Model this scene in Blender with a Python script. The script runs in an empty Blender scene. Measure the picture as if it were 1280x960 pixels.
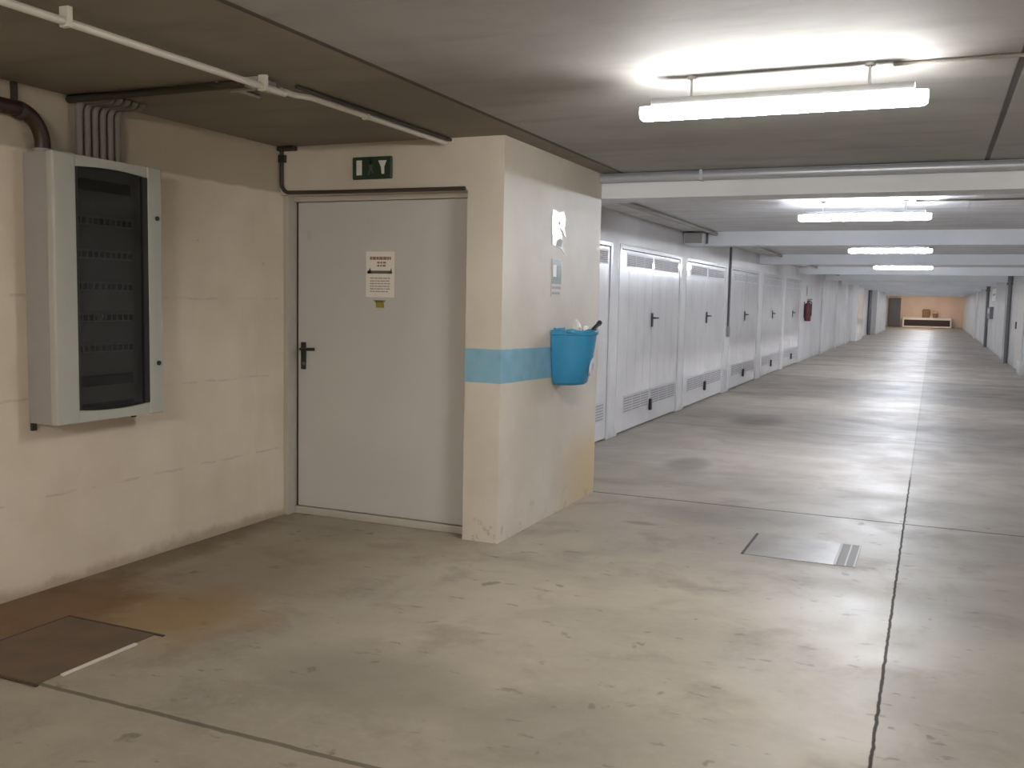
import bpy, bmesh, math, random
from mathutils import Vector, Matrix, noise
random.seed(7)
S = bpy.context.scene
COL = S.collection
PI = math.pi

# ------------------------------------------------------------------ measures
H = 2.463            # ceiling height
XW = -3.997          # left wall of the niche
XP, YP, YE = -2.374, 5.236, 7.045   # pier: side face, front face, rear end
XL = -3.174          # corridor wall with the garage doors
XR = 1.96            # right wall
YB, YF = -12.0, 78.0  # back and far ends

# ------------------------------------------------------------------ node helpers
class NT:
    def __init__(s, name, rough=0.6, spec=0.5):
        s.m = bpy.data.materials.new(name); s.m.use_nodes = True
        s.t = s.m.node_tree; s.t.nodes.clear()
        s.out = s.n('ShaderNodeOutputMaterial'); s.b = s.n('ShaderNodeBsdfPrincipled')
        s.t.links.new(s.b.outputs[0], s.out.inputs[0])
        s.b.inputs['Roughness'].default_value = rough
        s.b.inputs['Specular IOR Level'].default_value = spec
    def n(s, typ): return s.t.nodes.new(typ)
    def set(s, sock, v):
        if hasattr(v, 'links') or isinstance(v, bpy.types.NodeSocket): s.t.links.new(v, sock)
        else:
            if sock.type == 'RGBA' and len(v) == 3: v = (*v, 1)
            sock.default_value = v
    def M(s, op, a, b=0.0, c=None, clamp=False):
        n = s.n('ShaderNodeMath'); n.operation = op; n.use_clamp = clamp
        s.set(n.inputs[0], a); s.set(n.inputs[1], b)
        if c is not None: s.set(n.inputs[2], c)
        return n.outputs[0]
    def pos(s):
        if not hasattr(s, '_p'):
            g = s.n('ShaderNodeNewGeometry'); x = s.n('ShaderNodeSeparateXYZ')
            s.t.links.new(g.outputs['Position'], x.inputs[0]); s._p = (g.outputs['Position'], *x.outputs)
        return s._p
    def obj(s):
        if not hasattr(s, '_o'): s._o = s.n('ShaderNodeTexCoord').outputs['Object']
        return s._o
    def noise(s, scale, detail=4, rough=.55, vec=None, scl=None, dist=0):
        v = vec if vec is not None else s.pos()[0]
        if scl is not None:
            mp = s.n('ShaderNodeMapping'); s.t.links.new(v, mp.inputs[0]); mp.inputs['Scale'].default_value = scl; v = mp.outputs[0]
        n = s.n('ShaderNodeTexNoise'); s.t.links.new(v, n.inputs['Vector'])
        n.inputs['Scale'].default_value = scale; n.inputs['Detail'].default_value = detail
        n.inputs['Roughness'].default_value = rough; n.inputs['Distortion'].default_value = dist
        return n.outputs[0]
    def ss(s, v, lo, hi, a=0.0, b=1.0):
        n = s.n('ShaderNodeMapRange'); n.interpolation_type = 'SMOOTHSTEP'
        s.set(n.inputs[0], v); n.inputs[1].default_value = lo; n.inputs[2].default_value = hi
        n.inputs[3].default_value = a; n.inputs[4].default_value = b
        return n.outputs[0]
    def lin(s, v, lo, hi, a, b):
        n = s.n('ShaderNodeMapRange'); s.set(n.inputs[0], v)
        for i, x in enumerate((lo, hi, a, b)): n.inputs[i + 1].default_value = x
        return n.outputs[0]
    def line(s, coord, c, hw, soft=.004):
        return s.ss(s.M('ABSOLUTE', s.M('SUBTRACT', coord, c)), hw, hw + soft, 1, 0)
    def band(s, coord, a, b, soft=.004):
        return s.line(coord, (a + b) / 2, (b - a) / 2, soft)
    def blob(s, cx, cy, rx, ry, wob, lo=.5, hi=1.2):
        p = s.pos()
        a = s.M('DIVIDE', s.M('SUBTRACT', p[1], cx), rx); b = s.M('DIVIDE', s.M('SUBTRACT', p[2], cy), ry)
        d = s.M('SQRT', s.M('ADD', s.M('MULTIPLY', a, a), s.M('MULTIPLY', b, b)))
        return s.ss(s.M('ADD', d, wob), lo, hi, 1, 0)
    def mix(s, f, a, b):
        n = s.n('ShaderNodeMix'); n.data_type = 'RGBA'
        s.set(n.inputs[0], f); s.set(n.inputs[6], a); s.set(n.inputs[7], b)
        return n.outputs[2]
    def mul(s, a, b): return s.M('MULTIPLY', a, b)
    def bump(s, h, strength=.2, dist=.01):
        n = s.n('ShaderNodeBump'); s.set(n.inputs['Height'], h)
        n.inputs['Strength'].default_value = strength; n.inputs['Distance'].default_value = dist
        s.t.links.new(n.outputs[0], s.b.inputs['Normal'])
    def col(s, c): s.set(s.b.inputs['Base Color'], c)
    def rough(s, r): s.set(s.b.inputs['Roughness'], r)

def plain(name, c, rough=.5, metal=0.0, var=.08, scale=14, coat=0.0):
    t = NT(name, rough)
    f = t.noise(scale, 3, vec=t.obj())
    t.col(t.mix(f, tuple(x * (1 - var) for x in c), tuple(min(1, x * (1 + var)) for x in c)))
    t.b.inputs['Metallic'].default_value = metal
    t.b.inputs['Coat Weight'].default_value = coat; t.b.inputs['Coat Roughness'].default_value = .08
    return t.m

# ------------------------------------------------------------------ materials
def mat_floor():
    t = NT('polished_concrete_floor', .35)
    P, x, y, z = t.pos()
    big = t.noise(.55, 5, .6); mid = t.noise(2.3, 6, .62, dist=.4); fine = t.noise(22, 5, .65)
    streak = t.noise(1.05, 6, .62, scl=(.65, 1.15, 1), dist=.8)
    c = t.mix(t.ss(big, .35, .68), (.300, .262, .205), (.405, .352, .275))
    c = t.mix(t.mul(t.ss(mid, .50, .68), .6), c, (.235, .20, .158))
    c = t.mix(t.mul(t.ss(streak, .5, .75), .45), c, (.235, .21, .175))
    c = t.mix(t.mul(t.ss(fine, .42, .75), .28), c, (.42, .37, .30))
    # small dark scuffs
    sc = t.mul(t.ss(t.noise(8.5, 4, .6, scl=(.7, 1.5, 1)), .62, .70), .55)
    pit = t.mul(t.ss(t.noise(5.5, 3, .5, scl=(1.1, .8, 1)), .69, .73), .6)
    c = t.mix(pit, c, (.11, .095, .075))
    c = t.mix(sc, c, (.13, .112, .09))
    # a greyer lane down the corridor
    lane = t.ss(y, 5.5, 9.5)
    c = t.mix(t.mul(lane, .7), c, t.mix(t.ss(streak, .28, .78), (.325, .282, .242), (.245, .212, .184)))
    wob = t.M('MULTIPLY_ADD', mid, .9, -.45)
    for cx, cy, rx, ry, k in ((-2.02, 8.72, .22, .42, .7), (-2.0, 12.5, .36, .75, .75), (-1.2, 6.75, .75, .4, .4), (-.5, 13.2, .9, .3, .4), (-.4, 19.5, .7, .4, .5),
                              (.2, 17, .5, .5, .4), (-.75, 6.1, .35, .35, .25), (-1.75, 6.2, .12, .05, .6), (.3, 5.2, .5, .5, .3), (-1.95, 3.1, .5, .3, .35), (-1.1, 3.0, .4, .35, .3)):
        c = t.mix(t.mul(t.blob(cx, cy, rx, ry, wob), k), c, (.14, .12, .10))
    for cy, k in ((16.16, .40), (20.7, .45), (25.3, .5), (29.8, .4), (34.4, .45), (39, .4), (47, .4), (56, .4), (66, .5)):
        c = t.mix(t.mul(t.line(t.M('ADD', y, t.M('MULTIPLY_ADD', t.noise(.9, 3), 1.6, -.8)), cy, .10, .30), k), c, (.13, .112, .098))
    # rust wash by the wall
    w2 = t.M('MULTIPLY_ADD', t.noise(3.2, 5, .65), 1.1, -.55)
    c = t.mix(t.mul(t.blob(-3.5, 3.75, .95, 1.35, w2, .45, 1.15), .22), c, (.22, .155, .08))
    c = t.mix(t.mul(t.blob(-3.2, 3.38, .55, .5, w2, .3, 1.15), .6), c, (.29, .16, .045))
    c = t.mix(t.mul(t.blob(-3.78, 3.0, .42, .9, w2, .55, 1.2), .82), c, (.17, .078, .028))
    c = t.mix(t.mul(t.blob(-3.95, 4.3, .22, 1.2, w2, .4, 1.1), .6), c, (.12, .08, .04))
    mr = t.n('ShaderNodeMix'); mr.data_type = 'RGBA'; mr.blend_type = 'MULTIPLY'; mr.inputs[0].default_value = 1; t.set(mr.inputs[6], c)
    t.set(mr.inputs[7], t.mix(t.ss(x, -.112, -.108), (1, 1, 1), (.80, .79, .80))); c = mr.outputs[2]      # the right-hand slab is a darker pour
    # saw cut joints
    jw = t.M('MULTIPLY_ADD', t.noise(9, 3), .016, -.008)
    jx = t.M('ADD', x, jw); jy = t.M('ADD', y, jw)
    j1 = t.mul(t.line(jx, -.11, .0035, .006), t.ss(y, 8.6, 9.4, 1, .25))
    j2 = t.mul(t.line(jy, 7.06, .009, .008), .75)
    j3 = t.mul(t.line(jy, 2.51, .008, .008), .6)
    j4 = t.mul(t.line(jy, 11.61, .012, .01), .35)
    js = t.M('MAXIMUM', t.M('MAXIMUM', j1, j2), t.M('MAXIMUM', j3, j4))
    c = t.mix(js, c, (.045, .036, .028))
    t.col(c)
    r = t.M('ADD', t.lin(mid, .3, .7, .33, .48), t.mul(fine, .10))
    t.rough(t.M('ADD', t.M('ADD', r, t.mul(t.ss(x, -1.6, -2.8), .12)), t.mul(t.ss(streak, .30, .72), .09)))
    t.bump(t.M('ADD', t.mul(mid, .6), t.mul(fine, .25)), .16, .012)
    t.set(t.b.inputs['Specular IOR Level'], t.mul(t.lin(js, 0, .8, .45, .02), t.M('MULTIPLY_ADD', t.ss(streak, .30, .72), -.42, 1.0)))
    return t.m

def mat_ceiling():
    t = NT('board_marked_concrete', .75, .3)
    P, x, y, z = t.pos()
    a = t.noise(.8, 5); b = t.noise(3.2, 5, .6, scl=(.35, 1.4, 1)); f = t.noise(30, 3)
    c = t.mix(t.ss(a, .35, .65), (.255, .236, .21), (.315, .295, .265))
    c = t.mix(t.mul(t.ss(b, .48, .7), .45), c, (.205, .188, .166))
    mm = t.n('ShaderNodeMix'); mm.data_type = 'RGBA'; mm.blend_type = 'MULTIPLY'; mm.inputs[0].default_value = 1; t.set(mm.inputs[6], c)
    t.set(mm.inputs[7], t.mix(t.ss(x, -2.215, -2.205), (.80, .75, .68), (1.22, 1.28, 1.37))); c = mm.outputs[2]  # right slab lighter and bluer: lens haze tinted into the colour
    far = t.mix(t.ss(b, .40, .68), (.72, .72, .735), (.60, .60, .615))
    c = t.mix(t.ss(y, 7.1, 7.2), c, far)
    jl = t.M('MAXIMUM', t.line(x, -2.21, .012, .008), t.line(x, .262, .01, .008))
    c = t.mix(t.mul(t.mul(jl, t.ss(y, 7.1, 7.0)), .85), c, (.055, .048, .04))
    t.col(c); t.bump(t.M('SUBTRACT', t.M('ADD', t.mul(b, .5), t.mul(f, .2)), jl), .25, .01)
    return t.m

def mat_niche():
    t = NT('painted_block_wall', .7, .3)
    P, x, y, z = t.pos()
    a = t.noise(1.2, 5); v = t.noise(2.6, 4, .6, scl=(1, 1, .22)); f = t.noise(26, 4)
    c = t.mix(t.ss(a, .35, .68), (.66, .575, .47), (.76, .675, .57))
    c = t.mix(t.mul(t.ss(v, .5, .72), .35), c, (.59, .505, .395))
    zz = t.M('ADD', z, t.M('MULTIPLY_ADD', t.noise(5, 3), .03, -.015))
    c = t.mix(t.mul(t.ss(zz, 2.155, 2.175), .8), c, (.40, .345, .265))      # wall is darker above this height
    n2 = t.noise(6, 3)
    jl = None
    for h in (.466, .966, 1.466):
        l = t.line(zz, h, .003, .006); jl = l if jl is None else t.M('MAXIMUM', jl, l)
    jl = t.mul(jl, t.ss(n2, .42, .56))
    c = t.mix(t.mul(jl, .22), c, (.25, .20, .15))
    drip = t.mul(t.ss(t.noise(9, 2, .5, scl=(1, 1, .06)), .62, .72), t.mul(t.ss(z, 1.2, 2.1), .25))
    c = t.mix(drip, c, (.38, .33, .26))
    c = t.mix(t.mul(t.ss(t.noise(12, 3), .70, .75), .4), c, (.36, .30, .23))
    low = t.mul(t.ss(t.M('ADD', z, t.mul(n2, .12)), .07, .14, 1, 0), .6)
    c = t.mix(low, c, (.30, .22, .14))
    t.col(c); t.bump(t.M('ADD', t.mul(f, .3), t.M('SUBTRACT', t.mul(a, .5), t.mul(jl, .6))), .25, .008)
    return t.m

def mat_pier():
    t = NT('painted_pier', .55, .4)
    P, x, y, z = t.pos()
    a = t.noise(1.4, 5); f = t.noise(24, 4); n2 = t.noise(5, 4)
    c = t.mix(t.ss(a, .35, .68), (.565, .505, .43), (.645, .585, .51))
    ym = t.M('ADD', y, t.M('MULTIPLY_ADD', n2, .5, -.25))
    st = t.mul(t.ss(ym, 6.05, 6.85), t.mul(t.ss(z, .62, .3), t.ss(x, -2.42, -2.39)))
    c = t.mix(t.mul(st, .75), c, (.60, .46, .24))
    peel = t.mul(t.ss(t.noise(11, 4, .6), .60, .66), t.ss(z, .25, .04))
    c = t.mix(t.mul(peel, .7), c, (.42, .36, .29))
    wob = t.M('MULTIPLY_ADD', n2, .012, -.006)
    zz = t.M('ADD', t.M('ADD', z, wob), t.mul(t.M('SUBTRACT', y, 5.236), .018))
    band = t.mul(t.band(zz, .988, 1.19, .006), t.mul(t.ss(y, 6.22, 6.26, 1, 0), t.ss(x, -2.625, -2.615)))
    bc = t.mix(t.ss(t.noise(6, 4), .3, .7), (.155, .36, .50), (.21, .43, .57))
    c = t.mix(t.mul(band, .93), c, bc)
    t.col(c); t.bump(t.M('ADD', t.mul(f, .3), t.mul(a, .5)), .18, .006)
    return t.m

def mat_corridor(name, c1, c2, rough=.5):
    t = NT(name, rough, .5)
    P, x, y, z = t.pos()
    a = t.noise(.9, 5); n2 = t.noise(6, 4); f = t.noise(25, 3)
    c = t.mix(t.ss(a, .35, .68), c1, c2)
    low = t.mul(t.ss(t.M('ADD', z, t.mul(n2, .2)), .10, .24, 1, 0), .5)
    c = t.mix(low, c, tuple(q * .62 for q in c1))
    t.col(c); t.bump(t.mul(f, .3), .15, .006)
    return t.m

def mat_emit(name, c, s):
    t = NT(name); t.col((.9, .9, .9))
    t.b.inputs['Emission Color'].default_value = (*c, 1); t.b.inputs['Emission Strength'].default_value = s
    if s > 10:      # the diffuser sends most of its light downwards
        g = t.n('ShaderNodeNewGeometry'); xz = t.n('ShaderNodeSeparateXYZ'); t.t.links.new(g.outputs['Normal'], xz.inputs[0])
        t.set(t.b.inputs['Emission Strength'], t.lin(xz.outputs[2], -1, 0, s, s * .42))
    return t.m

def mat_glass_smoked():
    t = NT('smoked_acrylic', .08)
    n = t.noise(4, 2, vec=t.obj())
    t.rough(t.lin(n, .3, .7, .06, .12))
    t.col((.022, .022, .020)); t.b.inputs['Alpha'].default_value = .50
    return t.m

def mat_corrugated():
    t = NT('white_lacquered_sheet_steel', .28)
    n = t.noise(2, 4, vec=t.obj())
    t.col(t.mix(t.ss(n, .35, .65), (.60, .585, .585), (.67, .655, .65)))
    w = t.noise(14, 2, .5, vec=t.obj(), scl=(1, 1, .07))
    t.bump(w, .22, .004)
    t.b.inputs['Coat Weight'].default_value = .9; t.b.inputs['Coat Roughness'].default_value = .07
    return t.m

def mat_rustplate():
    t = NT('rusty_steel_plate', .6)
    n = t.noise(5, 5); n2 = t.noise(30, 3)
    c = t.mix(t.ss(n, .35, .65), (.125, .088, .058), (.185, .112, .066))
    t.col(t.mix(t.mul(n2, .4), c, (.10, .085, .065))); t.b.inputs['Metallic'].default_value = .15
    t.bump(n2, .2, .004)
    return t.m

def mat_patch():
    t = NT('concrete_cover', .45)
    n = t.noise(5, 5); n2 = t.noise(2, 4)
    t.col(t.mix(t.ss(n, .35, .68), (.215, .188, .155), (.275, .24, .20))); t.bump(n, .15, .01)
    t.rough(t.lin(n2, .3, .7, .28, .42))
    return t.m

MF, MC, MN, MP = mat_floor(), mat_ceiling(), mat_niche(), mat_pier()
MCW = mat_corridor('white_corridor_paint', (.52, .505, .50), (.61, .595, .585), .45)
MRW = mat_corridor('grey_corridor_paint', (.46, .445, .43), (.55, .535, .515), .5)
MFW = mat_corridor('end_wall_warm_lit', (.66, .51, .42), (.72, .58, .48), .6)  # warm light falling on the end wall is mixed into its colour
MBM = mat_corridor('pale_beam_paint', (.72, .735, .765), (.78, .795, .82), .6)
MGAR = mat_corrugated()
MDOOR = plain('grey_lacquered_door', (.53, .52, .50), .42, var=.05, scale=2.5)
MFRAME = plain('grey_door_frame', (.46, .435, .39), .45, var=.06)
MBLACK = plain('black_plastic', (.018, .017, .016), .4)
MDARK = plain('dark_cable_sheath', (.045, .036, .028), .6)
MGRILLE = plain('grey_vent_steel', (.47, .45, .455), .45)
MSHADOW = plain('dark_vent_slot', (.27, .255, .26), .8)
MENC = plain('pale_grey_enclosure', (.455, .46, .425), .4, var=.04)
MENC2 = plain('grey_enclosure_body', (.36, .34, .335), .5, var=.05)
MPLATE = plain('grey_cover_plate', (.30, .30, .285), .5)
MBRK = plain('breaker_grey', (.42, .42, .40), .5)
MGLASS = mat_glass_smoked()
MPVC = plain('grey_pvc_conduit', (.33, .31, .285), .5)
MCOND = plain('weathered_grey_conduit', (.19, .168, .15), .5)
MPVCL = plain('pale_pvc_conduit', (.58, .54, .48), .45)
MBROWN = plain('dark_brown_pipe', (.036, .014, .011), .45)
MPIPE = plain('galvanised_pipe', (.44, .46, .50), .38, metal=.35)
MPIPED = plain('dark_grey_pipe', (.12, .12, .125), .5)
MBLUE = plain('blue_plastic', (.03, .245, .455), .38, var=.12, scale=9)
MWHITE = plain('white_paper', (.78, .76, .72), .5, var=.04)
MGLOSSW = plain('glossy_white_vinyl', (.86, .85, .84), .22, var=.05, coat=.5)
MPAPER = plain('faded_notice_paper', (.80, .745, .69), .6, var=.05)
MINKR = plain('faded_red_ink', (.30, .17, .15), .6)
MINKD = plain('dark_ink', (.13, .115, .10), .6)
MINKG = plain('grey_ink', (.36, .31, .285), .6)
MYEL = plain('yellow_label', (.30, .25, .055), .5, var=.25, scale=60)
MGREEN = plain('dark_green_sign', (.022, .042, .026), .4)
MGREENS = plain('green_sign', (.075, .105, .07), .4)
MSIGNW = plain('sign_white', (.66, .66, .60), .4)
MRED = plain('extinguisher_red', (.10, .022, .028), .35)
MHOUS = plain('grey_fixture_housing', (.30, .30, .30), .5)
MFIX = plain('fixture_grey', (.55, .55, .55), .4)
MBRWN2 = plain('brown_cardboard', (.26, .16, .09), .7)
MRUST = mat_rustplate(); MPATCH = mat_patch()
MALU = plain('worn_steel_edge', (.62, .58, .52), .4)
MRAIL = plain('dull_steel_rail', (.36, .325, .28), .5)
MEND = plain('dark_slat', (.045, .026, .024), .6)
MLOGO = plain('pale_round_sticker', (.62, .62, .74), .4)

# ------------------------------------------------------------------ mesh helpers
class MB:
    def __init__(s): s.bm = bmesh.new()
    def box(s, a, b, bev=0.0, seg=2):
        lo = Vector([min(p, q) for p, q in zip(a, b)]); hi = Vector([max(p, q) for p, q in zip(a, b)])
        t = bmesh.new(); bmesh.ops.create_cube(t, size=1)
        for v in t.verts: v.co = Vector([(lo[i] + hi[i]) / 2 + v.co[i] * (hi[i] - lo[i]) for i in range(3)])
        if bev: bmesh.ops.bevel(t, geom=t.edges[:], offset=bev, segments=seg, affect='EDGES', profile=.6)
        s.merge(t); return s
    def merge(s, t):
        me = bpy.data.meshes.new('tmp'); t.to_mesh(me); t.free(); s.bm.from_mesh(me); bpy.data.meshes.remove(me)
    def tube(s, pts, r, n=14, caps=True):
        P = [Vector(p) for p in pts]; rs = r if isinstance(r, (list, tuple)) else [r] * len(P)
        T = []
        for i in range(len(P)):
            d = (P[min(i + 1, len(P) - 1)] - P[max(i - 1, 0)]); T.append(d.normalized())
        u = T[0].orthogonal().normalized(); rings = []
        for i, p in enumerate(P):
            u = (u - T[i] * u.dot(T[i])).normalized(); w = T[i].cross(u)
            rings.append([s.bm.verts.new(p + (u * math.cos(2 * PI * k / n) + w * math.sin(2 * PI * k / n)) * rs[i]) for k in range(n)])
        for a, b in zip(rings, rings[1:]):
            for k in range(n): s.bm.faces.new((a[k], a[(k + 1) % n], b[(k + 1) % n], b[k]))
        if caps: s.bm.faces.new(rings[0][::-1]); s.bm.faces.new(rings[-1])
        return s
    def loft(s, rings, close=True, cap0=True, cap1=True):
        R = [[s.bm.verts.new(p) for p in r] for r in rings]; n = len(R[0])
        for a, b in zip(R, R[1:]):
            for k in range(n if close else n - 1): s.bm.faces.new((a[k], a[(k + 1) % n], b[(k + 1) % n], b[k]))
        if cap0: s.bm.faces.new(R[0][::-1])
        if cap1: s.bm.faces.new(R[-1])
        return s
    def prism(s, poly, d):      # poly: list of 3d points, d: extrusion vector
        d = Vector(d); return s.loft([[Vector(p) for p in poly], [Vector(p) + d for p in poly]])
    def obj(s, name, m, parent=None, smooth=False, loc=None):
        bmesh.ops.recalc_face_normals(s.bm, faces=s.bm.faces[:])
        me = bpy.data.meshes.new(name)
        if loc is not None: bmesh.ops.translate(s.bm, verts=s.bm.verts[:], vec=-Vector(loc))
        s.bm.to_mesh(me); s.bm.free(); me.materials.append(m)
        if smooth:
            me.polygons.foreach_set('use_smooth', [True] * len(me.polygons))
            me.set_sharp_from_angle(angle=math.radians(40))
        o = bpy.data.objects.new(name, me); COL.objects.link(o)
        if parent is not None:
            o.parent = parent
            off = Vector((0, 0, 0)); q = parent
            while q: off += q.location; q = q.parent
            o.location = (Vector(loc) if loc is not None else Vector((0, 0, 0))) - off
        elif loc is not None: o.location = loc
        return o
def tag(o, label, cat, group=None):
    o['label'] = label; o['category'] = cat
    if group: o['group'] = group
    return o
def thing(name, label, cat, loc, group=None):
    o = bpy.data.objects.new(name, None); COL.objects.link(o); o.location = loc; o.empty_display_size = .1
    return tag(o, label, cat, group)
def struct(o): o['kind'] = 'structure'; return o
def dup(root, loc, label):
    r = root.copy(); COL.objects.link(r); r.location = loc; r['label'] = label
    for ch in list(root.children):
        c = ch.copy(); COL.objects.link(c); c.parent = r
        for g in list(ch.children):
            d = g.copy(); COL.objects.link(d); d.parent = c
    return r
def arc(c, u, v, r, a0, a1, n=8):
    c, u, v = Vector(c), Vector(u), Vector(v)
    return [c + (u * math.cos(a0 + (a1 - a0) * i / n) + v * math.sin(a0 + (a1 - a0) * i / n)) * r for i in range(n + 1)]

# ------------------------------------------------------------------ the shell
struct(MB().box((XW - .3, YB - .3, -.2), (XR + .3, YF + .3, 0)).obj('floor', MF))
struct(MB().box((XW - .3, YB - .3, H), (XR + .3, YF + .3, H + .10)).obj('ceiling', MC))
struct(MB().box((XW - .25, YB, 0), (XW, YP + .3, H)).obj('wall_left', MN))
pier = MB()
pier.box((-2.615, YP, 0), (XP, YE, H))
pier.box((XW, YP, 2.15), (-2.615, YP + .30, H))
pier.box((XW - .25, YP + .30, 0), (-2.615, YE, H))
struct(pier.obj('wall_front', MP))
# corridor wall with openings for the garage doors
DOORS = [7.02, 10.10, 13.19, 16.42, 19.72, 22.92]
DW, DH = 2.80, 2.125
cw = MB()
cw.box((XL - .40, YE, 0), (XL - .14, YF, H))
cw.box((XL - .14, YE, DH), (XL, 26.0, H))
e = YE
for y0 in DOORS:
    if y0 > e: cw.box((XL - .14, e, 0), (XL, y0, DH))
    e = y0 + DW
cw.box((XL - .14, e, 0), (XL, 26.0, DH))
cw.box((XL - .14, 26.0, 0), (XL, YF, H))
for y in (30.6, 35.2, 39.6):
    cw.box((XL, y, 0), (XL + .06, y + .5, H))
struct(cw.obj('wall_corridor', MCW))
struct(MB().box((XL, 43.0, 0), (XL + .22, 46.6, H)).obj('trim_1', MGLOSSW))
struct(MB().box((XL, 54.5, 0), (XL + .38, 66, H)).obj('trim_2', MRW))
rw = MB().box((XR, YB, 0), (XR + .25, YF, H))
rw.box((XR - .05, 31.8, 0), (XR, 33.0, H)); rw.box((XR - .05, 43.5, 0), (XR, 44.8, H)); rw.box((XR - .1, 52, 0), (XR, 53, H))
struct(rw.obj('wall_right', MRW))
struct(MB().box((XW - .3, YF, 0), (XR + .3, YF + .25, H)).obj('wall_far', MFW))
struct(MB().box((XW - .3, YB - .25, 0), (XR + .3, YB, H)).obj('wall_back', MRW))
BEAMS = [7.045 + 6.06 * k for k in range(12)]
for k, y in enumerate(BEAMS):
    if y > YF - 1: break
    struct(MB().box((XL + .001 if k else XP - .01, y, 2.275), (XR - .001, y + .32, H)).obj('trim_%d' % (k + 3), MBM))
# beam 1 also closes the short gap between pier and corridor wall
struct(MB().box((XL, YE + .001, 2.275), (XP - .01, YE + .32, H)).obj('trim_20', MBM))

# ------------------------------------------------------------------ grey steel door in the niche
door = thing('door_1', 'grey steel door with black lever handle in the niche left of the pier', 'door', (-3.26, 5.36, 0))
struct(door)
YD = 5.352
fr = MB()
fr.box((XW, YP + .03, 0), (-3.958, YP + .20, 2.15), .004)
fr.box((-3.958, YP + .09, 2.115), (-2.615, YP + .20, 2.15), .004)
fr.box((-2.635, YD - .01, 0), (-2.615, YP + .20, 2.15), .003)
fr.obj('door_frame', MFRAME, door)
MB().box((-3.958, YD + .012, 0.03), (-3.940, YP + .24, 2.115)).obj('edge_gap', MBLACK, door)
MB().box((-3.940, YD, .055), (-2.635, YD + .06, 2.112), .004).obj('leaf', MDOOR, door)
MB().box((-3.958, YD - .012, 0), (-2.62, YD + .08, .05), .006).obj('threshold', MFRAME, door)
h = MB().box((-3.912, YD - .012, .995), (-3.872, YD, 1.180), .006)
hp = h.obj('handle_plate', MBLACK, door)
l = MB().tube([(-3.885, YD - .008, 1.135), (-3.885, YD - .045, 1.135)] + arc((-3.865, YD - .045, 1.135), (-1, 0, 0), (0, -1, 0), .02, 0, PI / 2, 5) + [(-3.775, YD - .066, 1.138), (-3.765, YD - .058, 1.138)], .0105, 10)
l.obj('lever', MBLACK, hp, True)
MB().tube([(-3.885, YD - .016, 1.035), (-3.885, YD - .010, 1.035)], .012, 12).obj('keyhole_cylinder', MPIPED, hp, True)
MB().box((-3.868, YD - .0012, 1.86), (-3.835, YD - .0002, 1.925)).obj('faded_sticker', plain('faded_sticker_film', (.46, .455, .44), .5), door)

# dark cable down the corner and along the lintel
cb = thing('black_cable', 'dark cable run from the ceiling corner down and across over the grey door', 'cable', (-3.975, YP - .016, 2.3))
pts = [(-3.975, YP - .016, H - .002), (-3.975, YP - .016, 2.225)] + arc((-3.915, YP - .016, 2.225), (-1, 0, 0), (0, 0, -1), .06, 0, PI / 2, 6) + [(-3.6, YP - .016, 2.160), (-3.1, YP - .016, 2.158), (-2.625, YP - .016, 2.157)]
MB().tube(pts, .013, 10).obj('cable', MDARK, cb, True)
MB().box((-3.992, YP - .035, 2.36), (-3.945, YP - .001, 2.41), .005).obj('junction_box', MBLACK, cb)
MB().box((-3.99, YP - .05, H - .03), (-3.86, YP - .001, H - .002), .006).obj('ceiling_plate', MDARK, cb)

# exit sign over the door
sg = thing('exit_sign', 'dark green emergency exit sign with white pictograms above the grey door', 'sign', (-3.28, YP, 2.30))
MB().box((-3.425, YP - .022, 2.232), (-3.138, YP, 2.372), .010, 3).obj('plate', MGREEN, sg)
yq = YP - .0235
MB().box((-3.392, yq, 2.258), (-3.352, yq + .003, 2.350), .001).obj('door_pictogram', MSIGNW, sg)
fig = MB()
fig.tube([(-3.288, yq + .0015, 2.336), (-3.288, yq + .003, 2.336)], .010, 12)
for pl in ([(-3.302, 2.322), (-3.280, 2.322), (-3.276, 2.295), (-3.296, 2.290)], [(-3.296, 2.292), (-3.284, 2.292), (-3.300, 2.256), (-3.310, 2.258)],
           [(-3.288, 2.294), (-3.276, 2.294), (-3.266, 2.270), (-3.274, 2.264)], [(-3.280, 2.320), (-3.274, 2.314), (-3.258, 2.302), (-3.262, 2.310)]):
    fig.prism([(a, yq, b) for a, b in pl], (0, .003, 0))
fig.obj('runner_pictogram', plain('dim_green_print', (.075, .09, .075), .4), sg)
MB().prism([(a, yq, b) for a, b in ((-3.232, 2.345), (-3.172, 2.345), (-3.188, 2.305), (-3.188, 2.262), (-3.206, 2.262), (-3.212, 2.305))], (0, .003, 0)).obj('arrow_pictogram', MSIGNW, sg)

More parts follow.
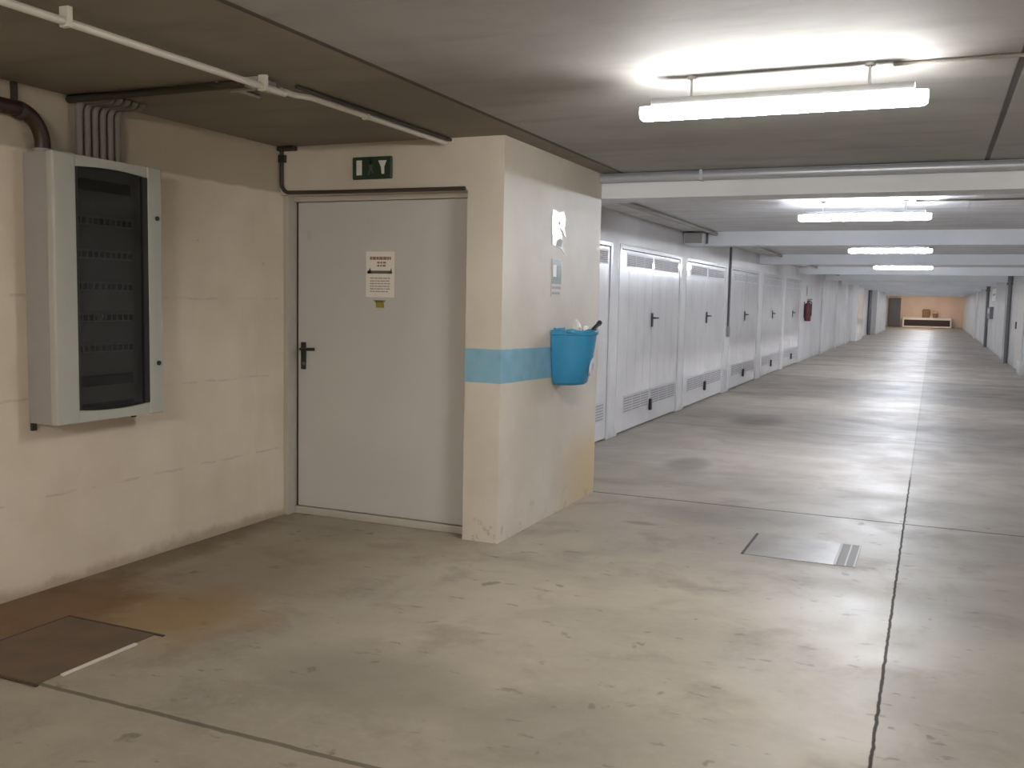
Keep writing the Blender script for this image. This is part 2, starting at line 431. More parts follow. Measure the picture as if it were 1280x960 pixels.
# notice on the door
nt = thing('door_notice', 'off-white printed notice stuck on the grey door at eye height', 'notice', (-3.296, YD, 1.64))
MB().box((-3.403, YD - .0016, 1.493), (-3.190, YD - .0004, 1.787)).obj('sheet', MPAPER, nt)
def textrows(m, x0, x1, rows, y, hgt, seed, gap=.006):
    rnd = random.Random(seed)
    for z in rows:
        x = x0
        while x < x1 - .012:
            w = min(rnd.uniform(.012, .035), x1 - x); m.box((x, y - .0006, z), (x + w, y, z + hgt)); x += w + gap
    return m
yn = YD - .0017
textrows(MB(), -3.374, -3.212, (1.734,), yn, .020, 3, .003).obj('red_heading', MINKR, nt)
textrows(MB(), -3.318, -3.240, (1.710, 1.690), yn, .012, 4).obj('side_text', MINKR, nt)
MB().box((-3.392, yn - .0006, 1.645), (-3.210, yn, 1.664)).prism([(-3.395, yn - .0006, 1.645), (-3.36, yn - .0006, 1.645), (-3.372, yn - .0006, 1.683)], (0, .0006, 0)).prism([(-3.228, yn - .0006, 1.645), (-3.205, yn - .0006, 1.645), (-3.213, yn - .0006, 1.683)], (0, .0006, 0)).obj('dark_bar', MINKD, nt)
textrows(MB(), -3.372, -3.222, (1.612, 1.594, 1.577, 1.560, 1.543, 1.526), yn, .007, 5, .004).obj('small_print', MINKG, nt)
yl = thing('yellow_label', 'small worn yellow label stuck on the grey door just below the notice', 'label', (-3.30, YD, 1.445))
MB().prism([(x, YD - .0012, z) for x, z in ((-3.348, 1.474), (-3.25, 1.474), (-3.268, 1.455), (-3.262, 1.425), (-3.325, 1.425), (-3.328, 1.455))], (0, .001, 0)).obj('label_film', MYEL, yl)
MB().box((-3.33, YD - .0018, 1.459), (-3.272, YD - .0013, 1.471)).obj('print', plain('olive_print', (.12, .10, .03), .5), yl)

# ------------------------------------------------------------------ electrical panel
PX, PY0, PY1, PZ0, PZ1 = -3.797, 3.27, 3.962, .847, 2.15
ep = thing('electrical_panel', 'tall pale grey breaker panel with smoked window on the left wall', 'electrical panel', (XW, 3.6, 1.5))
body = MB()
body.box((XW, PY0 + .012, PZ0 + .012), (XW + .02, PY1 - .012, PZ1 - .012))
for a, b in (((XW, PY0 + .004, PZ0 + .004), (PX - .045, PY0 + .024, PZ1 - .004)), ((XW, PY1 - .024, PZ0 + .004), (PX - .045, PY1 - .004, PZ1 - .004)),
             ((XW, PY0 + .01, PZ1 - .024), (PX - .045, PY1 - .01, PZ1 - .004)), ((XW, PY0 + .01, PZ0 + .004), (PX - .045, PY1 - .01, PZ0 + .024))): body.box(a, b, .003)
body.obj('enclosure', MENC2, ep)
# cover with a window opening: ring of profiles, slightly bowed top and bottom edges of the window
WY0, WY1, WZ0, WZ1 = 3.404, 3.858, .912, 2.09
cov = MB()
ny = 10
def zedge(k, base, bow): return base + bow * (1 - (2 * k / ny - 1) ** 2)
x0, x1 = PX - .048, PX
cov.box((x0, PY0, PZ0), (x1, WY0, PZ1), .012, 3); cov.box((x0, WY1, PZ0), (x1, PY1, PZ1), .012, 3)
for k in range(ny):
    ya, yb = WY0 - .013 + (WY1 - WY0 + .026) * k / ny, WY0 - .013 + (WY1 - WY0 + .026) * (k + 1) / ny
    for base, bow, out in ((WZ1, .014, PZ1), (WZ0, -.014, PZ0)):
        za, zb = zedge(k, base, bow), zedge(k + 1, base, bow)
        xe = x1 - .004
        cov.loft([[(x0 + .004, ya, za), (xe, ya, za), (xe, ya, out - (.004 if out == PZ1 else -.004)), (x0 + .004, ya, out - (.004 if out == PZ1 else -.004))],
                  [(x0 + .004, yb, zb), (xe, yb, zb), (xe, yb, out - (.004 if out == PZ1 else -.004)), (x0 + .004, yb, out - (.004 if out == PZ1 else -.004))]])
cov.obj('cover', MENC, ep, True)
win = MB()
ring = []
poly = [(WY0 - .004 + (WY1 - WY0 + .008) * k / ny, zedge(k, WZ1 - .001, .014)) for k in range(ny + 1)] + [(WY0 - .004 + (WY1 - WY0 + .008) * k / ny, zedge(k, WZ0 + .001, -.014)) for k in range(ny, -1, -1)]
win.prism([(PX - .016, y, z) for y, z in poly], (.006, 0, 0))
wn = win.obj('window', MGLASS, ep)
wf = MB()
wf.box((PX - .022, WY0 - .003, WZ0), (PX - .002, WY0 + .012, WZ1)); wf.box((PX - .022, WY1 - .030, WZ0), (PX - .002, WY1 + .003, WZ1))
wf.obj('window_stile', MBLACK, wn)
plate = MB()
rows = [2.02, 1.845, 1.680, 1.520, 1.365, 1.210, 1.045]
xb = PX - .060
cuts = sorted([(z - .028, z + .028) for z in rows]); zlow = WZ0 + .02
for a, b in cuts + [(WZ1 + .01, 0)]:
    plate.box((xb - .006, WY0 - .01, zlow), (xb, WY1 + .01, a)); zlow = b
plate.box((xb - .006, WY0 - .01, WZ0), (xb, WY0 + .03, WZ1)); plate.box((xb - .006, WY1 - .05, WZ0), (xb, WY1 + .01, WZ1))
plate.obj('cover_plate', MPLATE, ep)
MB().box((xb - .03, WY0 - .01, WZ0 + .001), (xb - .012, WY1 + .01, WZ1 - .001)).obj('back_tray', MBLACK, ep)
for i, z in enumerate(rows):
    if i in (0, 6):
        MB().box((xb - .011, WY0 + .04, z - .026), (xb - .005, WY1 - .06, z + .020)).obj('blank_cover', MBLACK, ep); continue
    r = MB(); tg = MB()
    for k in range(10):
        ya = WY0 + .035 + k * .0365
        r.box((xb - .011, ya, z - .026), (xb + .003, ya + .0345, z + .026), .002)
        tg.box((xb + .003, ya + .008, z - .016), (xb + .012, ya + .027, z + .013), .002)
    ro = r.obj('breaker_row', MBRK, ep)
    tg.obj('toggle_row', MBLACK, ro)
for z in (1.885, 1.118):
    MB().tube([(PX - .002, 3.922, z), (PX + .008, 3.922, z)], .0125, 12).obj('lock', MBLACK, ep, True)
for y in (PY0 + .02, PY1 - .035):
    MB().box((XW + .002, y - .012, PZ0 - .035), (XW + .02, y + .014, PZ0 + .008), .003).obj('mounting_lug', MDARK, ep)

# brown pipe into the panel top
bp = thing('brown_pipe', 'dark brown bent pipe along the left wall into the top of the breaker panel', 'pipe', (-3.93, 3.0, 2.34))
zc, r = 2.325, .036
pts = [(-3.945, YB + 13.2, zc + .03), (-3.945, 2.6, zc + .03), (-3.945, 3.1, zc + .01)] + arc((-3.945, 3.20, zc - .135), (0, 0, 1), (0, 1, 0), .145, .05, PI / 2, 9) + [(-3.945, 3.345, 2.155)]
MB().tube(pts, r, 16).obj('pipe', MBROWN, bp, True)
MB().tube([(-3.945, 3.345, 2.150), (-3.945, 3.345, 2.168)], .046, 16).obj('collar', MPVC, bp, True)
MB().tube([(-3.945, 3.21, zc + .004), (-3.945, 3.235, zc)], .042, 16).obj('clamp', MDARK, bp, True)
MB().box((-3.995, 3.215, zc + .02), (-3.975, 3.24, H - .002)).obj('hanger_strap', MDARK, bp)

# grey conduits rising from the panel top into the ceiling
names = ['leftmost', 'second from left', 'third from left', 'fourth from left', 'fifth from left', 'rightmost']
c0 = None
for k in range(6):
    y = 3.565 + k * .049
    if c0 is None:
        c0 = thing('conduit', '', 'conduit', (-3.94, y, 2.15), 'grey conduits above the breaker panel')
        p = [(-3.95, y, 2.15), (-3.95, y, 2.385)] + arc((-3.895, y, 2.385), (-1, 0, 0), (0, 0, 1), .055, 0, PI / 2, 6) + [(-3.80, y, 2.44)]
        p += arc((-3.80, y, 2.462), (0, 0, -1), (1, 0, 0), .022, .3, 1.4, 3)
        MB().tube(p, .0185, 14).obj('pipe', MCOND, c0, True)
        MB().tube([(-3.95, y, 2.149), (-3.95, y, 2.172)],   .022, 14).obj('gland', MCOND, c0, True)
        root = c0
    else: root = dup(c0, (-3.94, y, 2.15), '')
    root['label'] = '%s of the six grey conduits rising from the breaker panel to the ceiling' % names[k]

# ceiling conduits
def clips(par, pts, r, m):
    for p in pts: MB().box((p[0] - r - .006, p[1] - .011, p[2] - r - .004), (p[0] + r + .006, p[1] + .011, H - .001), .003).obj('clip', m, par)
cn = thing('ceiling_conduit', 'thick pale conduit along the ceiling from the near left corner to the junction', 'conduit', (-2.765, 2.4, H - .05))
MB().tube([(-2.765, YB + .01, H - .052), (-2.765, 3.655, H - .052)], .0145, 14).obj('pipe', MPVCL, cn, True)
clips(cn, [(-2.765, y, H - .052) for y in (1.0, 2.45, 3.50)], .0145, MPVCL)
cn2 = thing('ceiling_conduit', 'thin pale conduit along the ceiling from the junction to above the grey door', 'conduit', (-2.765, 4.4, H - .03))
MB().tube([(-2.79, 3.66, H - .035), (-2.79, 3.76, H - .035), (-2.765, 3.86, H - .03), (-2.765, YP - .002, H - .03)], .014, 12).obj('pipe', MPVCL, cn2, True)
clips(cn2, [(-2.765, y, H - .03) for y in (4.34,)], .014, MPVCL)
MB().tube([(-2.735, 3.7, H - .012), (-2.735, YP - .002, H - .012)], .010, 8).obj('black_wire', MDARK, cn2, True)
cn3 = thing('ceiling_conduit', 'dark conduit crossing the ceiling from the breaker panel to the junction', 'conduit', (-3.4, 3.54, H - .02))
MB().tube([(-3.99, 3.54, H - .022), (-2.83, 3.54, H - .022)], .018, 12).obj('pipe', MDARK, cn3, True)
jb = thing('junction_bracket', 'small grey junction with rail hanging where the ceiling conduits meet', 'junction', (-2.9, 3.62, H - .03))
MB().box((-2.87, 3.50, H - .045), (-2.80, 3.64, H - .001), .006).obj('box', MPVC, jb)
MB().tube([(-3.05, 3.53, H - .012), (-3.05, 3.83, H - .012)], .010, 10).obj('rail', MPVC, jb, True)
MB().box((-3.06, 3.62, H - .03), (-2.84, 3.645, H - .004), .003).obj('cross_arm', MPVC, jb)
MB().tube([(-2.84, 3.6, H - .04), (-2.79, 3.66, H - .05)], .012, 8).obj('short_link', MPVC, jb, True)
cn4 = thing('ceiling_conduit', 'grey conduit along the ceiling above the row of white garage doors', 'conduit', (-2.76, 20, H - .03))
for k in range(11):
    ya = BEAMS[k] + .321; yb = BEAMS[k + 1] - .001
    MB().tube([(-2.76, ya, H - .03), (-2.76, yb, H - .03)], .024, 10).obj('pipe_length', MPVC, cn4, True)
bpz = thing('beam_pipe', 'long grey pipe running along the top of the nearest ceiling beam', 'pipe', (-.2, YE - .04, H - .04))
MB().tube([(XP + .002, YE - .042, H - .042), (XR - .002, YE - .042, H - .042)], .034, 16).obj('pipe', MPIPE, bpz, True)
for x in (-1.6, .6):
    MB().box((x - .012, YE - .08, H - .080), (x + .012, YE - .001, H - .001), .004).obj('clip', MPIPE, bpz)

# ------------------------------------------------------------------ tube lights
LY = [4.125, 9.45, 15.2, 21.7] + [7.045 + 6.06 * k + .5 for k in range(3, 11)]
LZ = H - .140
def make_light(y, emit):
    L = thing('ceiling_light', '', 'light fixture', (-.642, y, LZ), 'tube lights along the corridor ceiling')
    xa, xb_ = -1.22, -.064
    def prof(x, s=1.0): return [(x, y + s * .035 * math.cos(a), LZ - .004 + s * .036 * math.sin(a)) for a in [PI * (1 + (i / 12)) for i in range(13)]] + [(x, y + s * .033, LZ + .018), (x, y - s * .033, LZ + .018)]
    MB().loft([prof(xa + .028), prof(xb_ - .028)]).obj('diffuser', emit, L, True)
    for sx, xx in ((1, xa), (-1, xb_)):
        MB().loft([prof(xx, .72), prof(xx + sx * .012, .98), prof(xx + sx * .030, 1.04)]).obj('end_cap', MENDCAP, L, True)
    MB().box((xa + .05, y - .030, LZ + .019), (xb_ - .05, y + .030, LZ + .052), .006).obj('housing', MHOUS, L)
    for x in (xa + .22, xb_ - .22):
        MB().tube([(x, y, LZ + .05), (x, y, H - .0005)], .006, 8).tube([(x, y, H - .012), (x, y, H - .0006)], .02, 12).obj('hanger', MFIX, L, True)
    return L
ES = 30
MENDCAP = mat_emit('lit_end_cap', (1.0, .98, .95), 2.0)
E1 = mat_emit('tube_diffuser_neutral', (1.0, .985, .96), ES * 1.22)
E2 = mat_emit('tube_diffuser_cool', (.85, .905, 1.0), ES * 2.0)
EA = mat_emit('added_amber_light', (1.0, .80, .60), ES * 1.7)
E0 = mat_emit('tube_diffuser_warm', (1.0, .93, .82), ES * 3.4)
ordn = ['nearest and largest', 'second nearest', 'third nearest', 'fourth nearest', 'fifth nearest', 'sixth nearest', 'seventh nearest', 'eighth nearest', 'ninth nearest', 'tenth nearest', 'eleventh nearest', 'farthest']
L1 = make_light(LY[0], E1); L1['label'] = 'nearest and largest lit white tube light on the corridor ceiling'
L2 = make_light(LY[1], E2); L2['label'] = 'second nearest lit white tube light, behind the nearest ceiling beam'
for k, y in enumerate(LY[2:], 2):
    dup(L2, (-.642, y, LZ), '%s lit white tube light down the corridor, behind ceiling beam number %d' % (ordn[k], k))
L0 = make_light(-1.5, E0); L0['label'] = 'warm white tube light on the ceiling behind the viewpoint, nearest to it'
dup(L0, (-.642, -7.3, LZ), 'warm white tube light on the ceiling behind the viewpoint, near the back wall')
LA = make_light(74.25, EA); LA['label'] = 'added unseen warm light on the ceiling, brightening the end wall'  # unseen lamp, added to warm and brighten the end wall
# feed conduits crossing the ceiling at each light
for k, y in enumerate(LY[:4]):
    o = thing('feed_conduit', 'thin dark conduit crossing the ceiling at the %s tube light' % ['nearest', 'second nearest', 'third nearest', 'fourth nearest'][k], 'conduit', (.9, y + .1, H - .01), 'feed conduits at the tube lights')
    MB().tube([(-.20, y + .02, H - .009), (XR - .001, y + .02, H - .009)], .008, 8).obj('pipe', MPVC, o, True)

# ------------------------------------------------------------------ pier signs
def yz_poly(pts, x, d, m, name, par, smooth=False):
    return MB().prism([(x, a, b) for a, b in pts], (d, 0, 0)).obj(name, m, par, smooth)
ws = thing('white_sign', 'glossy white torn plastic sign, upper of two on the pier side', 'sign', (XP, 6.15, 1.97))
yz_poly([(6.02, 2.095), (6.06, 2.10), (6.15, 2.085), (6.235, 2.112), (6.26, 2.06), (6.245, 1.99), (6.285, 1.93), (6.20, 1.955), (6.225, 1.88), (6.27, 1.815), (6.19, 1.85), (6.10, 1.862), (6.025, 1.865)], XP + .001, .004, MGLOSSW, 'sheet', ws)
yz_poly([(6.10, 2.022), (6.15, 2.005), (6.19, 2.022), (6.16, 2.040)], XP + .0052, .001, MINKG, 'upper_mark', ws)
yz_poly([(6.10, 1.865), (6.19, 1.86), (6.215, 1.905), (6.17, 1.918), (6.12, 1.90)], XP + .0052, .001, MINKG, 'lower_mark', ws)
yz_poly([(6.15, 1.982), (6.24, 1.945), (6.235, 1.965), (6.17, 1.995)], XP + .0052, .001, MINKG, 'crease_mark', ws)
gs = thing('green_sign', 'small green and white safety sign, lower of two on the pier side', 'sign', (XP, 6.12, 1.68))
MB().box((XP + .0005, 6.03, 1.522), (XP + .004, 6.215, 1.775), .001).obj('plate', plain('sign_backing', (.56, .54, .48), .5), gs)
yz_poly([(6.036, 1.770), (6.210, 1.770), (6.210, 1.608), (6.036, 1.608)], XP + .0042, .0008, MGREENS, 'green_field', gs)
yz_poly([(6.052, 1.735), (6.115, 1.735), (6.115, 1.655), (6.052, 1.655)], XP + .0052, .0008, MSIGNW, 'white_pictogram', gs)
yz_poly([(6.125, 1.715), (6.19, 1.72), (6.185, 1.655), (6.125, 1.66)], XP + .0052, .0008, plain('pale_green_print', (.17, .21, .165), .5), 'pale_pictogram', gs)
tx = MB(); rnd = random.Random(2)
for z in (1.572, 1.535):
    y = 6.045
    while y < 6.19:
        w = rnd.uniform(.02, .05); tx.box((XP + .004, y, z), (XP + .0047, min(y + w, 6.205), z + .018)); y += w + .007
tx.obj('caption', MINKG, gs)

# ------------------------------------------------------------------ blue wall bin
bn = thing('wall_bin', 'bright blue plastic litter bin hung on the side of the white pier', 'bin', (XP, 6.20, .95))
def half(yc, w, d, z, x=XP + .008, n=22, wav=0.0, seed=0):
    out = []
    for i in range(n + 1):
        a = -PI / 2 + PI * i / n
        ca, sa = max(0, math.cos(a)), math.sin(a)
        out.append((x + d * ca ** .8, yc + w / 2 * (abs(sa) ** .85) * (1 if sa > 0 else -1), z + wav * math.sin(i * 1.7 + seed) + wav * .6 * math.sin(i * 3.1)))
    return out
yc = 6.205
rings = [half(yc, .17, .14, .915), half(yc, .215, .18, .921), half(yc, .245, .203, .940), half(yc, .30, .235, 1.08), half(yc, .325, .252, 1.20), half(yc, .335, .26, 1.262), half(yc, .35, .27, 1.266), half(yc, .352, .272, 1.292, wav=.006)]
inner = [half(yc, .325, .255, 1.290, XP + .012, wav=.006), half(yc, .31, .24, 1.20, XP + .012), half(yc, .235, .19, .945, XP + .012)]
MB().loft(rings + inner).obj('tub', MBLUE, bn, True)
MB().box((XP, yc - .10, 1.20), (XP + .0095, yc + .10, 1.31), .003).obj('wall_plate', MBLUE, bn)
flap = MB()
flap.loft([[(XP + .28 + .012 * math.sin(k), yc - .16 + .026 * k, 1.285 - .05 * t_ + .01 * math.sin(k * 1.3)) if False else (XP + .012 + (.264 + .004 * t_) * max(0, math.cos(-1.25 + 2.2 * k / 12)) ** .8, yc + .178 * math.sin(-1.25 + 2.2 * k / 12), 1.300 - .030 * t_ + .008 * math.sin(k * 1.9 + t_)) for k in range(13)] for t_ in (0, .5, 1)], close=False, cap0=False, cap1=False)
fo = flap.obj('bag_edge', plain('pale_blue_film', (.05, .27, .44), .3), bn, True)
sm = fo.modifiers.new('thick', 'SOLIDIFY'); sm.thickness = .002; sm.offset = 1
# round sticker on the front of the tub
st = MB(); a0 = .16
cc = Vector((XP + .008 + .228 * math.cos(a0) ** .8, yc + .146 * math.sin(a0) ** .85, 1.045)); nn = Vector((math.cos(a0) * .9, math.sin(a0) * 1.0, -.14)).normalized()
st.tube([cc - nn * .006, cc + nn * .008], .062, 24); st.obj('round_sticker', MLOGO, bn, True)
MB().tube([cc + nn * .007, cc + nn * .0095], .026, 16).obj('sticker_mark', plain('sticker_print', (.36, .36, .50), .4), bn, True)
# rubbish in the bin
pb = MB()
rp = random.Random(11)
R = []
for j in range(7):
    zz = 1.20 + .027 * j; rr = [.02, .032, .036, .038, .034, .024, .010][j]
    R.append([(XP + .105 + rr * math.cos(2 * PI * i / 12) * rp.uniform(.75, 1.2), yc + .06 + rr * math.sin(2 * PI * i / 12) * rp.uniform(.75, 1.25), zz + rp.uniform(-.008, .008)) for i in range(12)])
pb.loft(R)
tag(pb.obj('crumpled_paper', MWHITE, None, False, (XP + .105, yc + .065, 1.20)), 'crumpled white paper sticking out of the blue bin', 'paper')
bt = thing('black_stick', 'short dark stick poking out of the blue bin over its right rim', 'stick', (XP + .2, yc + .10, 1.2))
MB().tube([(XP + .215, yc + .00, 1.262), (XP + .225, yc + .09, 1.308), (XP + .235, yc + .160, 1.338)], [.012, .014, .014], 10).obj('shaft', MBLACK, bt, True)
MB().tube([(XP + .235, yc + .160, 1.338), (XP + .237, yc + .178, 1.347)], .018, 10).obj('tip', MBLACK, bt, True)
ct = MB().tube([(XP + .170, yc + .07, 1.215), (XP + .172, yc + .095, 1.318)], [.020, .026], 14)
tag(ct.obj('paper_cup', MGLOSSW, None, True, (XP + .218, yc + .07, 1.2)), 'white paper cup lying at the right rim inside the blue bin', 'cup')

# ------------------------------------------------------------------ garage doors
def make_garage():
    g = thing('garage_door', '', 'garage door', (XL, 0, 0), 'white garage doors along the left corridor wall')
    X = XL - .006
    f = MB()
    f.box((XL - .10, .0, 0), (XL + .004, .07, DH - .001), .004); f.box((XL - .10, DW - .07, 0), (XL + .004, DW, DH - .001), .004); f.box((XL - .10, .07, DH - .05), (XL + .004, DW - .07, DH - .001), .004)
    f.obj('frame', MGAR, g)
    leaf = MB()
    leaf.box((X - .03, .075, .02), (X, DW - .075, DH - .055), .003)
    for k in range(1, 8):
        y = .075 + (DW - .15) * k / 8
        if k != 4: leaf.box((X - .002, y - .004, .50), (X + .0008, y + .004, 1.84))
    leaf.box((X - .002, DW / 2 - .010, .02), (X + .0015, DW / 2 + .010, DH - .06))
    leaf.obj('leaf', MGAR, g)
    for z0, z1 in ((.215, .425), (1.885, 2.035)):
        for ya, yb in ((.30, 1.36), (1.44, 2.66)):
            vn = MB().box((X, ya, z0), (X + .0025, yb, z1)).obj('vent', MGRILLE, g)
            sl = MB(); n = 6
            for b in range(3):
                y0 = ya + .02 + b * (yb - ya - .02) / 3; y1 = y0 + (yb - ya - .02) / 3 - .03
                for i in range(n):
                    zz = z0 + .02 + (z1 - z0 - .03) * i / n
                    sl.box((X + .0025, y0, zz), (X + .0035, y1, zz + (z1 - z0) * .06))
            sl.obj('slots', MSHADOW, vn)
    hh = MB().box((X + .003, DW / 2 - .03, 1.19), (X + .016, DW / 2 + .03, 1.36), .006).obj('handle', MBLACK, g)
    MB().tube([(X + .012, DW / 2, 1.30), (X + .05, DW / 2, 1.30), (X + .056, DW / 2 + .03, 1.30), (X + .056, DW / 2 + .11, 1.30)], .010, 10).obj('grip', MBLACK, hh, True)
    MB().box((X + .002, DW / 2 - .03, .16), (X + .035, DW / 2 + .03, .30), .008).obj('floor_lock', MBLACK, g)
    MB().tube([(XL - .008, DW - .035, .50), (XL - .008, DW - .035, .68)], .012, 8).obj('side_bolt', MGRILLE, g, True)
    return g
gl = ['white garage door half hidden behind the pier, first in the row', 'white garage door just right of the pier, its whole vent strip in view', 'white garage door third in the row, left of the wall conduit',
      'white garage door fourth in the row, just right of the wall conduit', 'white garage door fifth in the row, between conduit and fire extinguisher', 'white garage door last in the row, just before the fire extinguisher']
g0 = make_garage(); g0['kind'] = 'thing'; g0.location = (XL, DOORS[0] + .03, 0); g0['label'] = gl[0]
for k in range(1, 6): dup(g0, (XL, DOORS[k], 0), gl[k])

# wall conduit with switch box between doors
wc = thing('wall_conduit', 'thin grey conduit down the corridor wall ending in a switch between garage doors', 'conduit', (XL + .02, 16.2, 1))
MB().tube([(XL + .02, 16.2, H - .002), (XL + .02, 16.2, 1.10)], .020, 10).obj('pipe', MPIPED, wc, True)
MB().box((XL + .001, 16.15, .94), (XL + .055, 16.25, 1.11), .008).obj('switch_box', MPVC, wc)
cj = thing('ceiling_junction_box', 'grey junction box under the ceiling at the second beam, above the garage doors', 'junction box', (-2.95, 12.9, 2.33))
MB().box((-3.165, 12.93, 2.285), (-2.90, 13.10, 2.44), .008).obj('box', MBM, cj)
MB().box((-3.15, 12.922, 2.30), (-2.915, 12.932, 2.425), .004).obj('lid', MPVC, cj)
MB().tube([(-2.87, 13.04, 2.30), (-2.87, 13.04, H - .001)], .016, 8).obj('pipe_stub', MPIPED, cj, True)

# fire extinguisher on the corridor wall
fx = thing('fire_extinguisher', 'dark red fire extinguisher hung on the left corridor wall past the garage doors', 'fire extinguisher', (XL + .1, 26.55, 1.05))
zb = 1.06
pr = [(.02, 0), (.075, .008), (.085, .03), (.085, .42), (.075, .46), (.035, .50), (.026, .53)]
MB().loft([[(XL + .10 + r_ * math.cos(2 * PI * i / 20), 26.55 + r_ * math.sin(2 * PI * i / 20), zb + z_) for i in range(20)] for r_, z_ in pr]).obj('cylinder', MRED, fx, True)
MB().box((XL + .07, 26.52, zb + .53), (XL + .16, 26.58, zb + .56), .004).box((XL + .07, 26.53, zb + .575), (XL + .20, 26.57, zb + .595), .004).obj('valve_handle', MBLACK, fx)
MB().tube([(XL + .13, 26.55, zb + .545), (XL + .20, 26.48, zb + .50), (XL + .20, 26.45, zb + .30), (XL + .19, 26.46, zb + .15)], [.012, .012, .012, .02], 10).obj('hose', MBLACK, fx, True)
MB().box((XL + .001, 26.50, zb + .10), (XL + .02, 26.60, zb + .52), .004).obj('wall_bracket', MBLACK, fx)
es = thing('extinguisher_sign', 'small grey sign on the corridor wall above the fire extinguisher', 'sign', (XL, 26.9, 1.85))
MB().box((XL + .001, 26.8, 1.74), (XL + .006, 27.15, 2.02), .001).obj('plate', MPVC, es)
MB().box((XL + .006, 26.86, 1.79), (XL + .007, 27.09, 1.96)).obj('pictogram', MINKR, es)
# electrical socket dark box further on
dp = thing('drain_pipe', 'dark vertical drainpipe on the left wall beyond the white pilaster', 'pipe', (XL + .07, 53.2, 1))
MB().tube([(XL + .10, 53.3, .002), (XL + .10, 53.3, H - .002)], .09, 12).obj('pipe', MPIPED, dp, True)
MB().tube([(XL + .10, 53.3, 2.2), (XL + .10, 53.3, 2.32)], .097, 12).obj('coupling', MPIPED, dp, True)

# ------------------------------------------------------------------ right wall
for y, lab in ((29.75, 'dark vertical drainpipe nearest on the right corridor wall'), (41.5, 'dark vertical drainpipe farther down the right corridor wall, beside a dark box')):
    o = thing('drain_pipe', lab, 'pipe', (XR - .07, y, 0), 'drainpipes on the right wall')
    MB().tube([(XR - .07, y, .001), (XR - .07, y, H - .002)], .055, 12).obj('pipe', MPIPED, o, True)
    MB().tube([(XR - .07, y, 2.25), (XR - .07, y, H - .003)], .068, 12).obj('coupling', MPIPED, o, True)
    MB().box((XR - .16, y - .03, 2.16), (XR - .001, y + .03, 2.22), .004).obj('bracket', MPIPED, o)
bx = thing('control_box', 'dark box on the right corridor wall next to the farther drainpipe', 'box', (XR, 35.8, 1.3))
MB().box((XR - .12, 38.4, 1.13), (XR - .001, 40.2, 1.56), .008).obj('case', MPIPED, bx)
MB().box((XR - .124, 38.7, 1.32), (XR - .119, 39.9, 1.50)).obj('window', MGRILLE, bx)
w2 = thing('wall_sign', 'white sign on the right corridor wall above the dark box', 'sign', (XR, 36, 2.0))
MB().box((XR - .02, 37.2, 1.78), (XR - .001, 39.6, 2.2), .002).obj('plate', MWHITE, w2)
MB().box((XR - .022, 37.6, 1.96), (XR - .0195, 39.2, 2.03)).obj('print', MINKG, w2)
gd = thing('steel_door', 'grey steel side door in the right corridor wall before the nearest drainpipe', 'door', (XR, 26.7, 0))
gd['kind'] = 'thing'
MB().box((XR - .03, 25.4, 0), (XR - .001, 25.5, 2.2), .003).box((XR - .03, 27.6, 0), (XR - .001, 27.7, 2.2), .003).box((XR - .03, 25.5, 2.12), (XR - .001, 27.6, 2.2), .003).obj('frame', MGRILLE, gd)
MB().box((XR - .018, 25.5, .01), (XR - .002, 27.6, 2.12), .003).obj('leaf', MFRAME, gd)
MB().box((XR - .05, 27.35, 1.0), (XR - .018, 27.45, 1.18), .004).obj('handle', MBLACK, gd)
kb = thing('kerb_block', 'low pale concrete block at the foot of the right wall, at the frame edge', 'block', (XR - .1, 24.9, 0))
MB().box((XR - .12, 24.5, 0), (XR - .001, 25.2, .30), .015).obj('block', MCW, kb)
MB().box((XR - .123, 24.6, .06), (XR - .119, 25.1, .24), .001).obj('panel', MGRILLE, kb)

# ------------------------------------------------------------------ far end
d2 = thing('door_2', 'dark grey double door in the far end wall at its left corner', 'door', (-2.72, YF, 0)); struct(d2)
MB().box((-3.15, YF - .05, 0), (-2.30, YF - .001, 2.15), .01).obj('door_frame', MPIPED, d2)
for x in (-3.10, -2.72):
    MB().box((x, YF - .08, .02), (x + .36, YF - .051, 2.10), .006).obj('leaf', MPIPED, d2)
pl = thing('low_plinth', 'long low white plinth with a dark slatted front against the far end wall', 'plinth', (-.1, YF - .4, 0))
MB().box((-2.10, YF - .7, 0), (1.22, YF - .001, .10), .01).box((-2.10, YF - .7, .56), (1.22, YF - .001, .72), .01).box((-2.10, YF - .7, .10), (-2.0, YF - .001, .56), .01).box((1.14, YF - .7, .10), (1.22, YF - .001, .56), .01).obj('frame', MWHITE, pl)
MB().box((-2.0, YF - .55, .10), (1.14, YF - .3, .56)).obj('dark_back', MEND, pl)
sl = MB()
for i in range(4): sl.box((-2.0, YF - .66, .12 + i * .108), (1.14, YF - .55, .12 + i * .108 + .08), .004)
sl.obj('slats', MEND, pl)
cbx = thing('cardboard_box', 'brown box standing on the white plinth at the far end', 'box', (-.2, YF - .4, .72))
MB().box((-.78, YF - .6, .721), (-.28, YF - .15, 1.14), .01).obj('carton', MBRWN2, cbx)
MB().prism([(-.82, YF - .62, 1.14), (-.24, YF - .62, 1.14), (-.28, YF - .62, 1.36), (-.75, YF - .62, 1.36)], (0, .5, 0)).obj('open_flaps', MBRWN2, cbx)
bk = thing('dark_bucket', 'small dark bucket on the white plinth right of the brown box', 'bucket', (.10, YF - .4, .72))
MB().loft([[(.10 + r_ * math.cos(2 * PI * i / 18), YF - .4 + r_ * math.sin(2 * PI * i / 18), z_) for i in range(18)] for r_, z_ in ((.13, .721), (.19, 1.02), (.205, 1.02), (.205, 1.05), (.185, 1.05), (.12, .75))]).obj('pail', MBRWN2, bk, True)
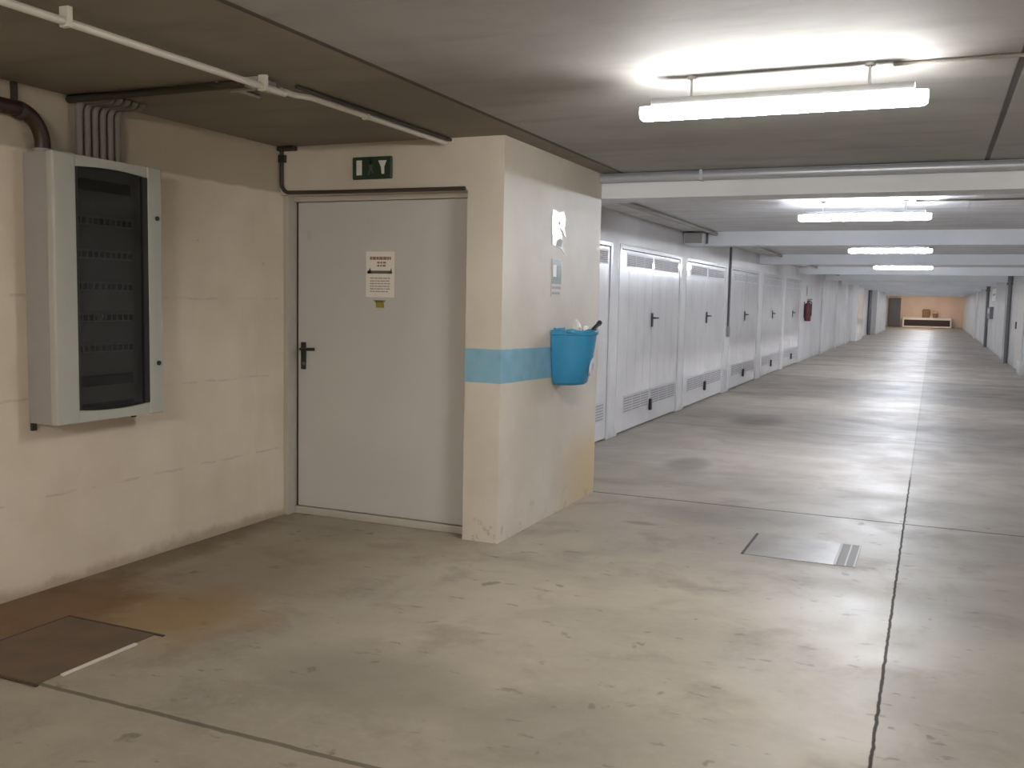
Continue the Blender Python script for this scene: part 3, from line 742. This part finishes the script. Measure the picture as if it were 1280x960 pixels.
MB().tube(arc((.10, YF - .4, 1.03), (1, 0, 0), (0, -.3, .95), .2, 0, PI, 10), .01, 8).obj('bail', MBLACK, bk, True)

# ------------------------------------------------------------------ floor fittings
ht = thing('floor_hatch', 'dark rusty steel cover plate let into the floor below the breaker panel', 'hatch', (-3.3, 2.8, 0))
MB().box((-3.56, 2.50, .001), (-3.045, 3.10, .006), .002).obj('plate', MRUST, ht)
MB().box((-3.572, 2.487, .0005), (-3.562, 3.115, .005)).box((-3.572, 3.103, .0005), (-3.00, 3.117, .005)).box((-3.572, 2.483, .0005), (-3.03, 2.496, .005)).obj('rim', plain('rust_rim', (.06, .035, .02), .7), ht)
MB().box((-3.038, 2.60, .001), (-3.020, 2.98, .009), .002).obj('edge_strip', MALU, ht)
dc = thing('floor_drain_cover', 'flush concrete floor cover with a steel channel at its right, beside the joint', 'drain cover', (-.7, 6.0, 0))
MB().box((-.965, 5.72, .0005), (-.455, 6.28, .003), .001).obj('cover', MPATCH, dc)
MB().box((-.985, 5.72, .0005), (-.970, 6.28, .004)).obj('left_edge', plain('joint_dirt', (.06, .05, .042), .8), dc)
ch = MB().box((-.452, 5.72, .0005), (-.440, 6.28, .006), .001).box((-.395, 5.72, .0005), (-.385, 6.28, .006), .001).box((-.345, 5.72, .0005), (-.335, 6.28, .006), .001).obj('channel_rails', MRAIL, dc)
MB().box((-.440, 5.73, .0004), (-.395, 6.27, .002)).box((-.385, 5.73, .0004), (-.345, 6.27, .002)).obj('channel_bed', plain('grey_channel_bed', (.17, .15, .13), .6), dc)

# ------------------------------------------------------------------ camera and view
F, yaw, pitch, roll = 1193.29, .4134, .0890, .0204
cy, sy, cp, sp = math.cos(yaw), math.sin(yaw), math.cos(pitch), math.sin(pitch)
fwd = Vector((-sy * cp, cy * cp, -sp)); right = Vector((cy, sy, 0)); up = right.cross(fwd)
r_ = right * math.cos(roll) + up * math.sin(roll); u_ = -right * math.sin(roll) + up * math.cos(roll)
cam = bpy.data.cameras.new('camera'); co = bpy.data.objects.new('camera', cam); COL.objects.link(co)
cam.sensor_width = 36; cam.lens = F / 1280 * 36; cam.clip_end = 300; cam.clip_start = .05
m = Matrix((r_, u_, -fwd)).transposed().to_4x4(); m.translation = Vector((0, 0, 1.5)); co.matrix_world = m
S.camera = co
w = bpy.data.worlds.new('world'); S.world = w; w.use_nodes = True
w.node_tree.nodes['Background'].inputs[0].default_value = (.5, .5, .5, 1); w.node_tree.nodes['Background'].inputs[1].default_value = 0.0
vs = S.view_settings; vs.view_transform = 'Standard'; vs.look = 'None'; vs.gamma = 1; vs.use_curve_mapping = False; vs.exposure = 2.33
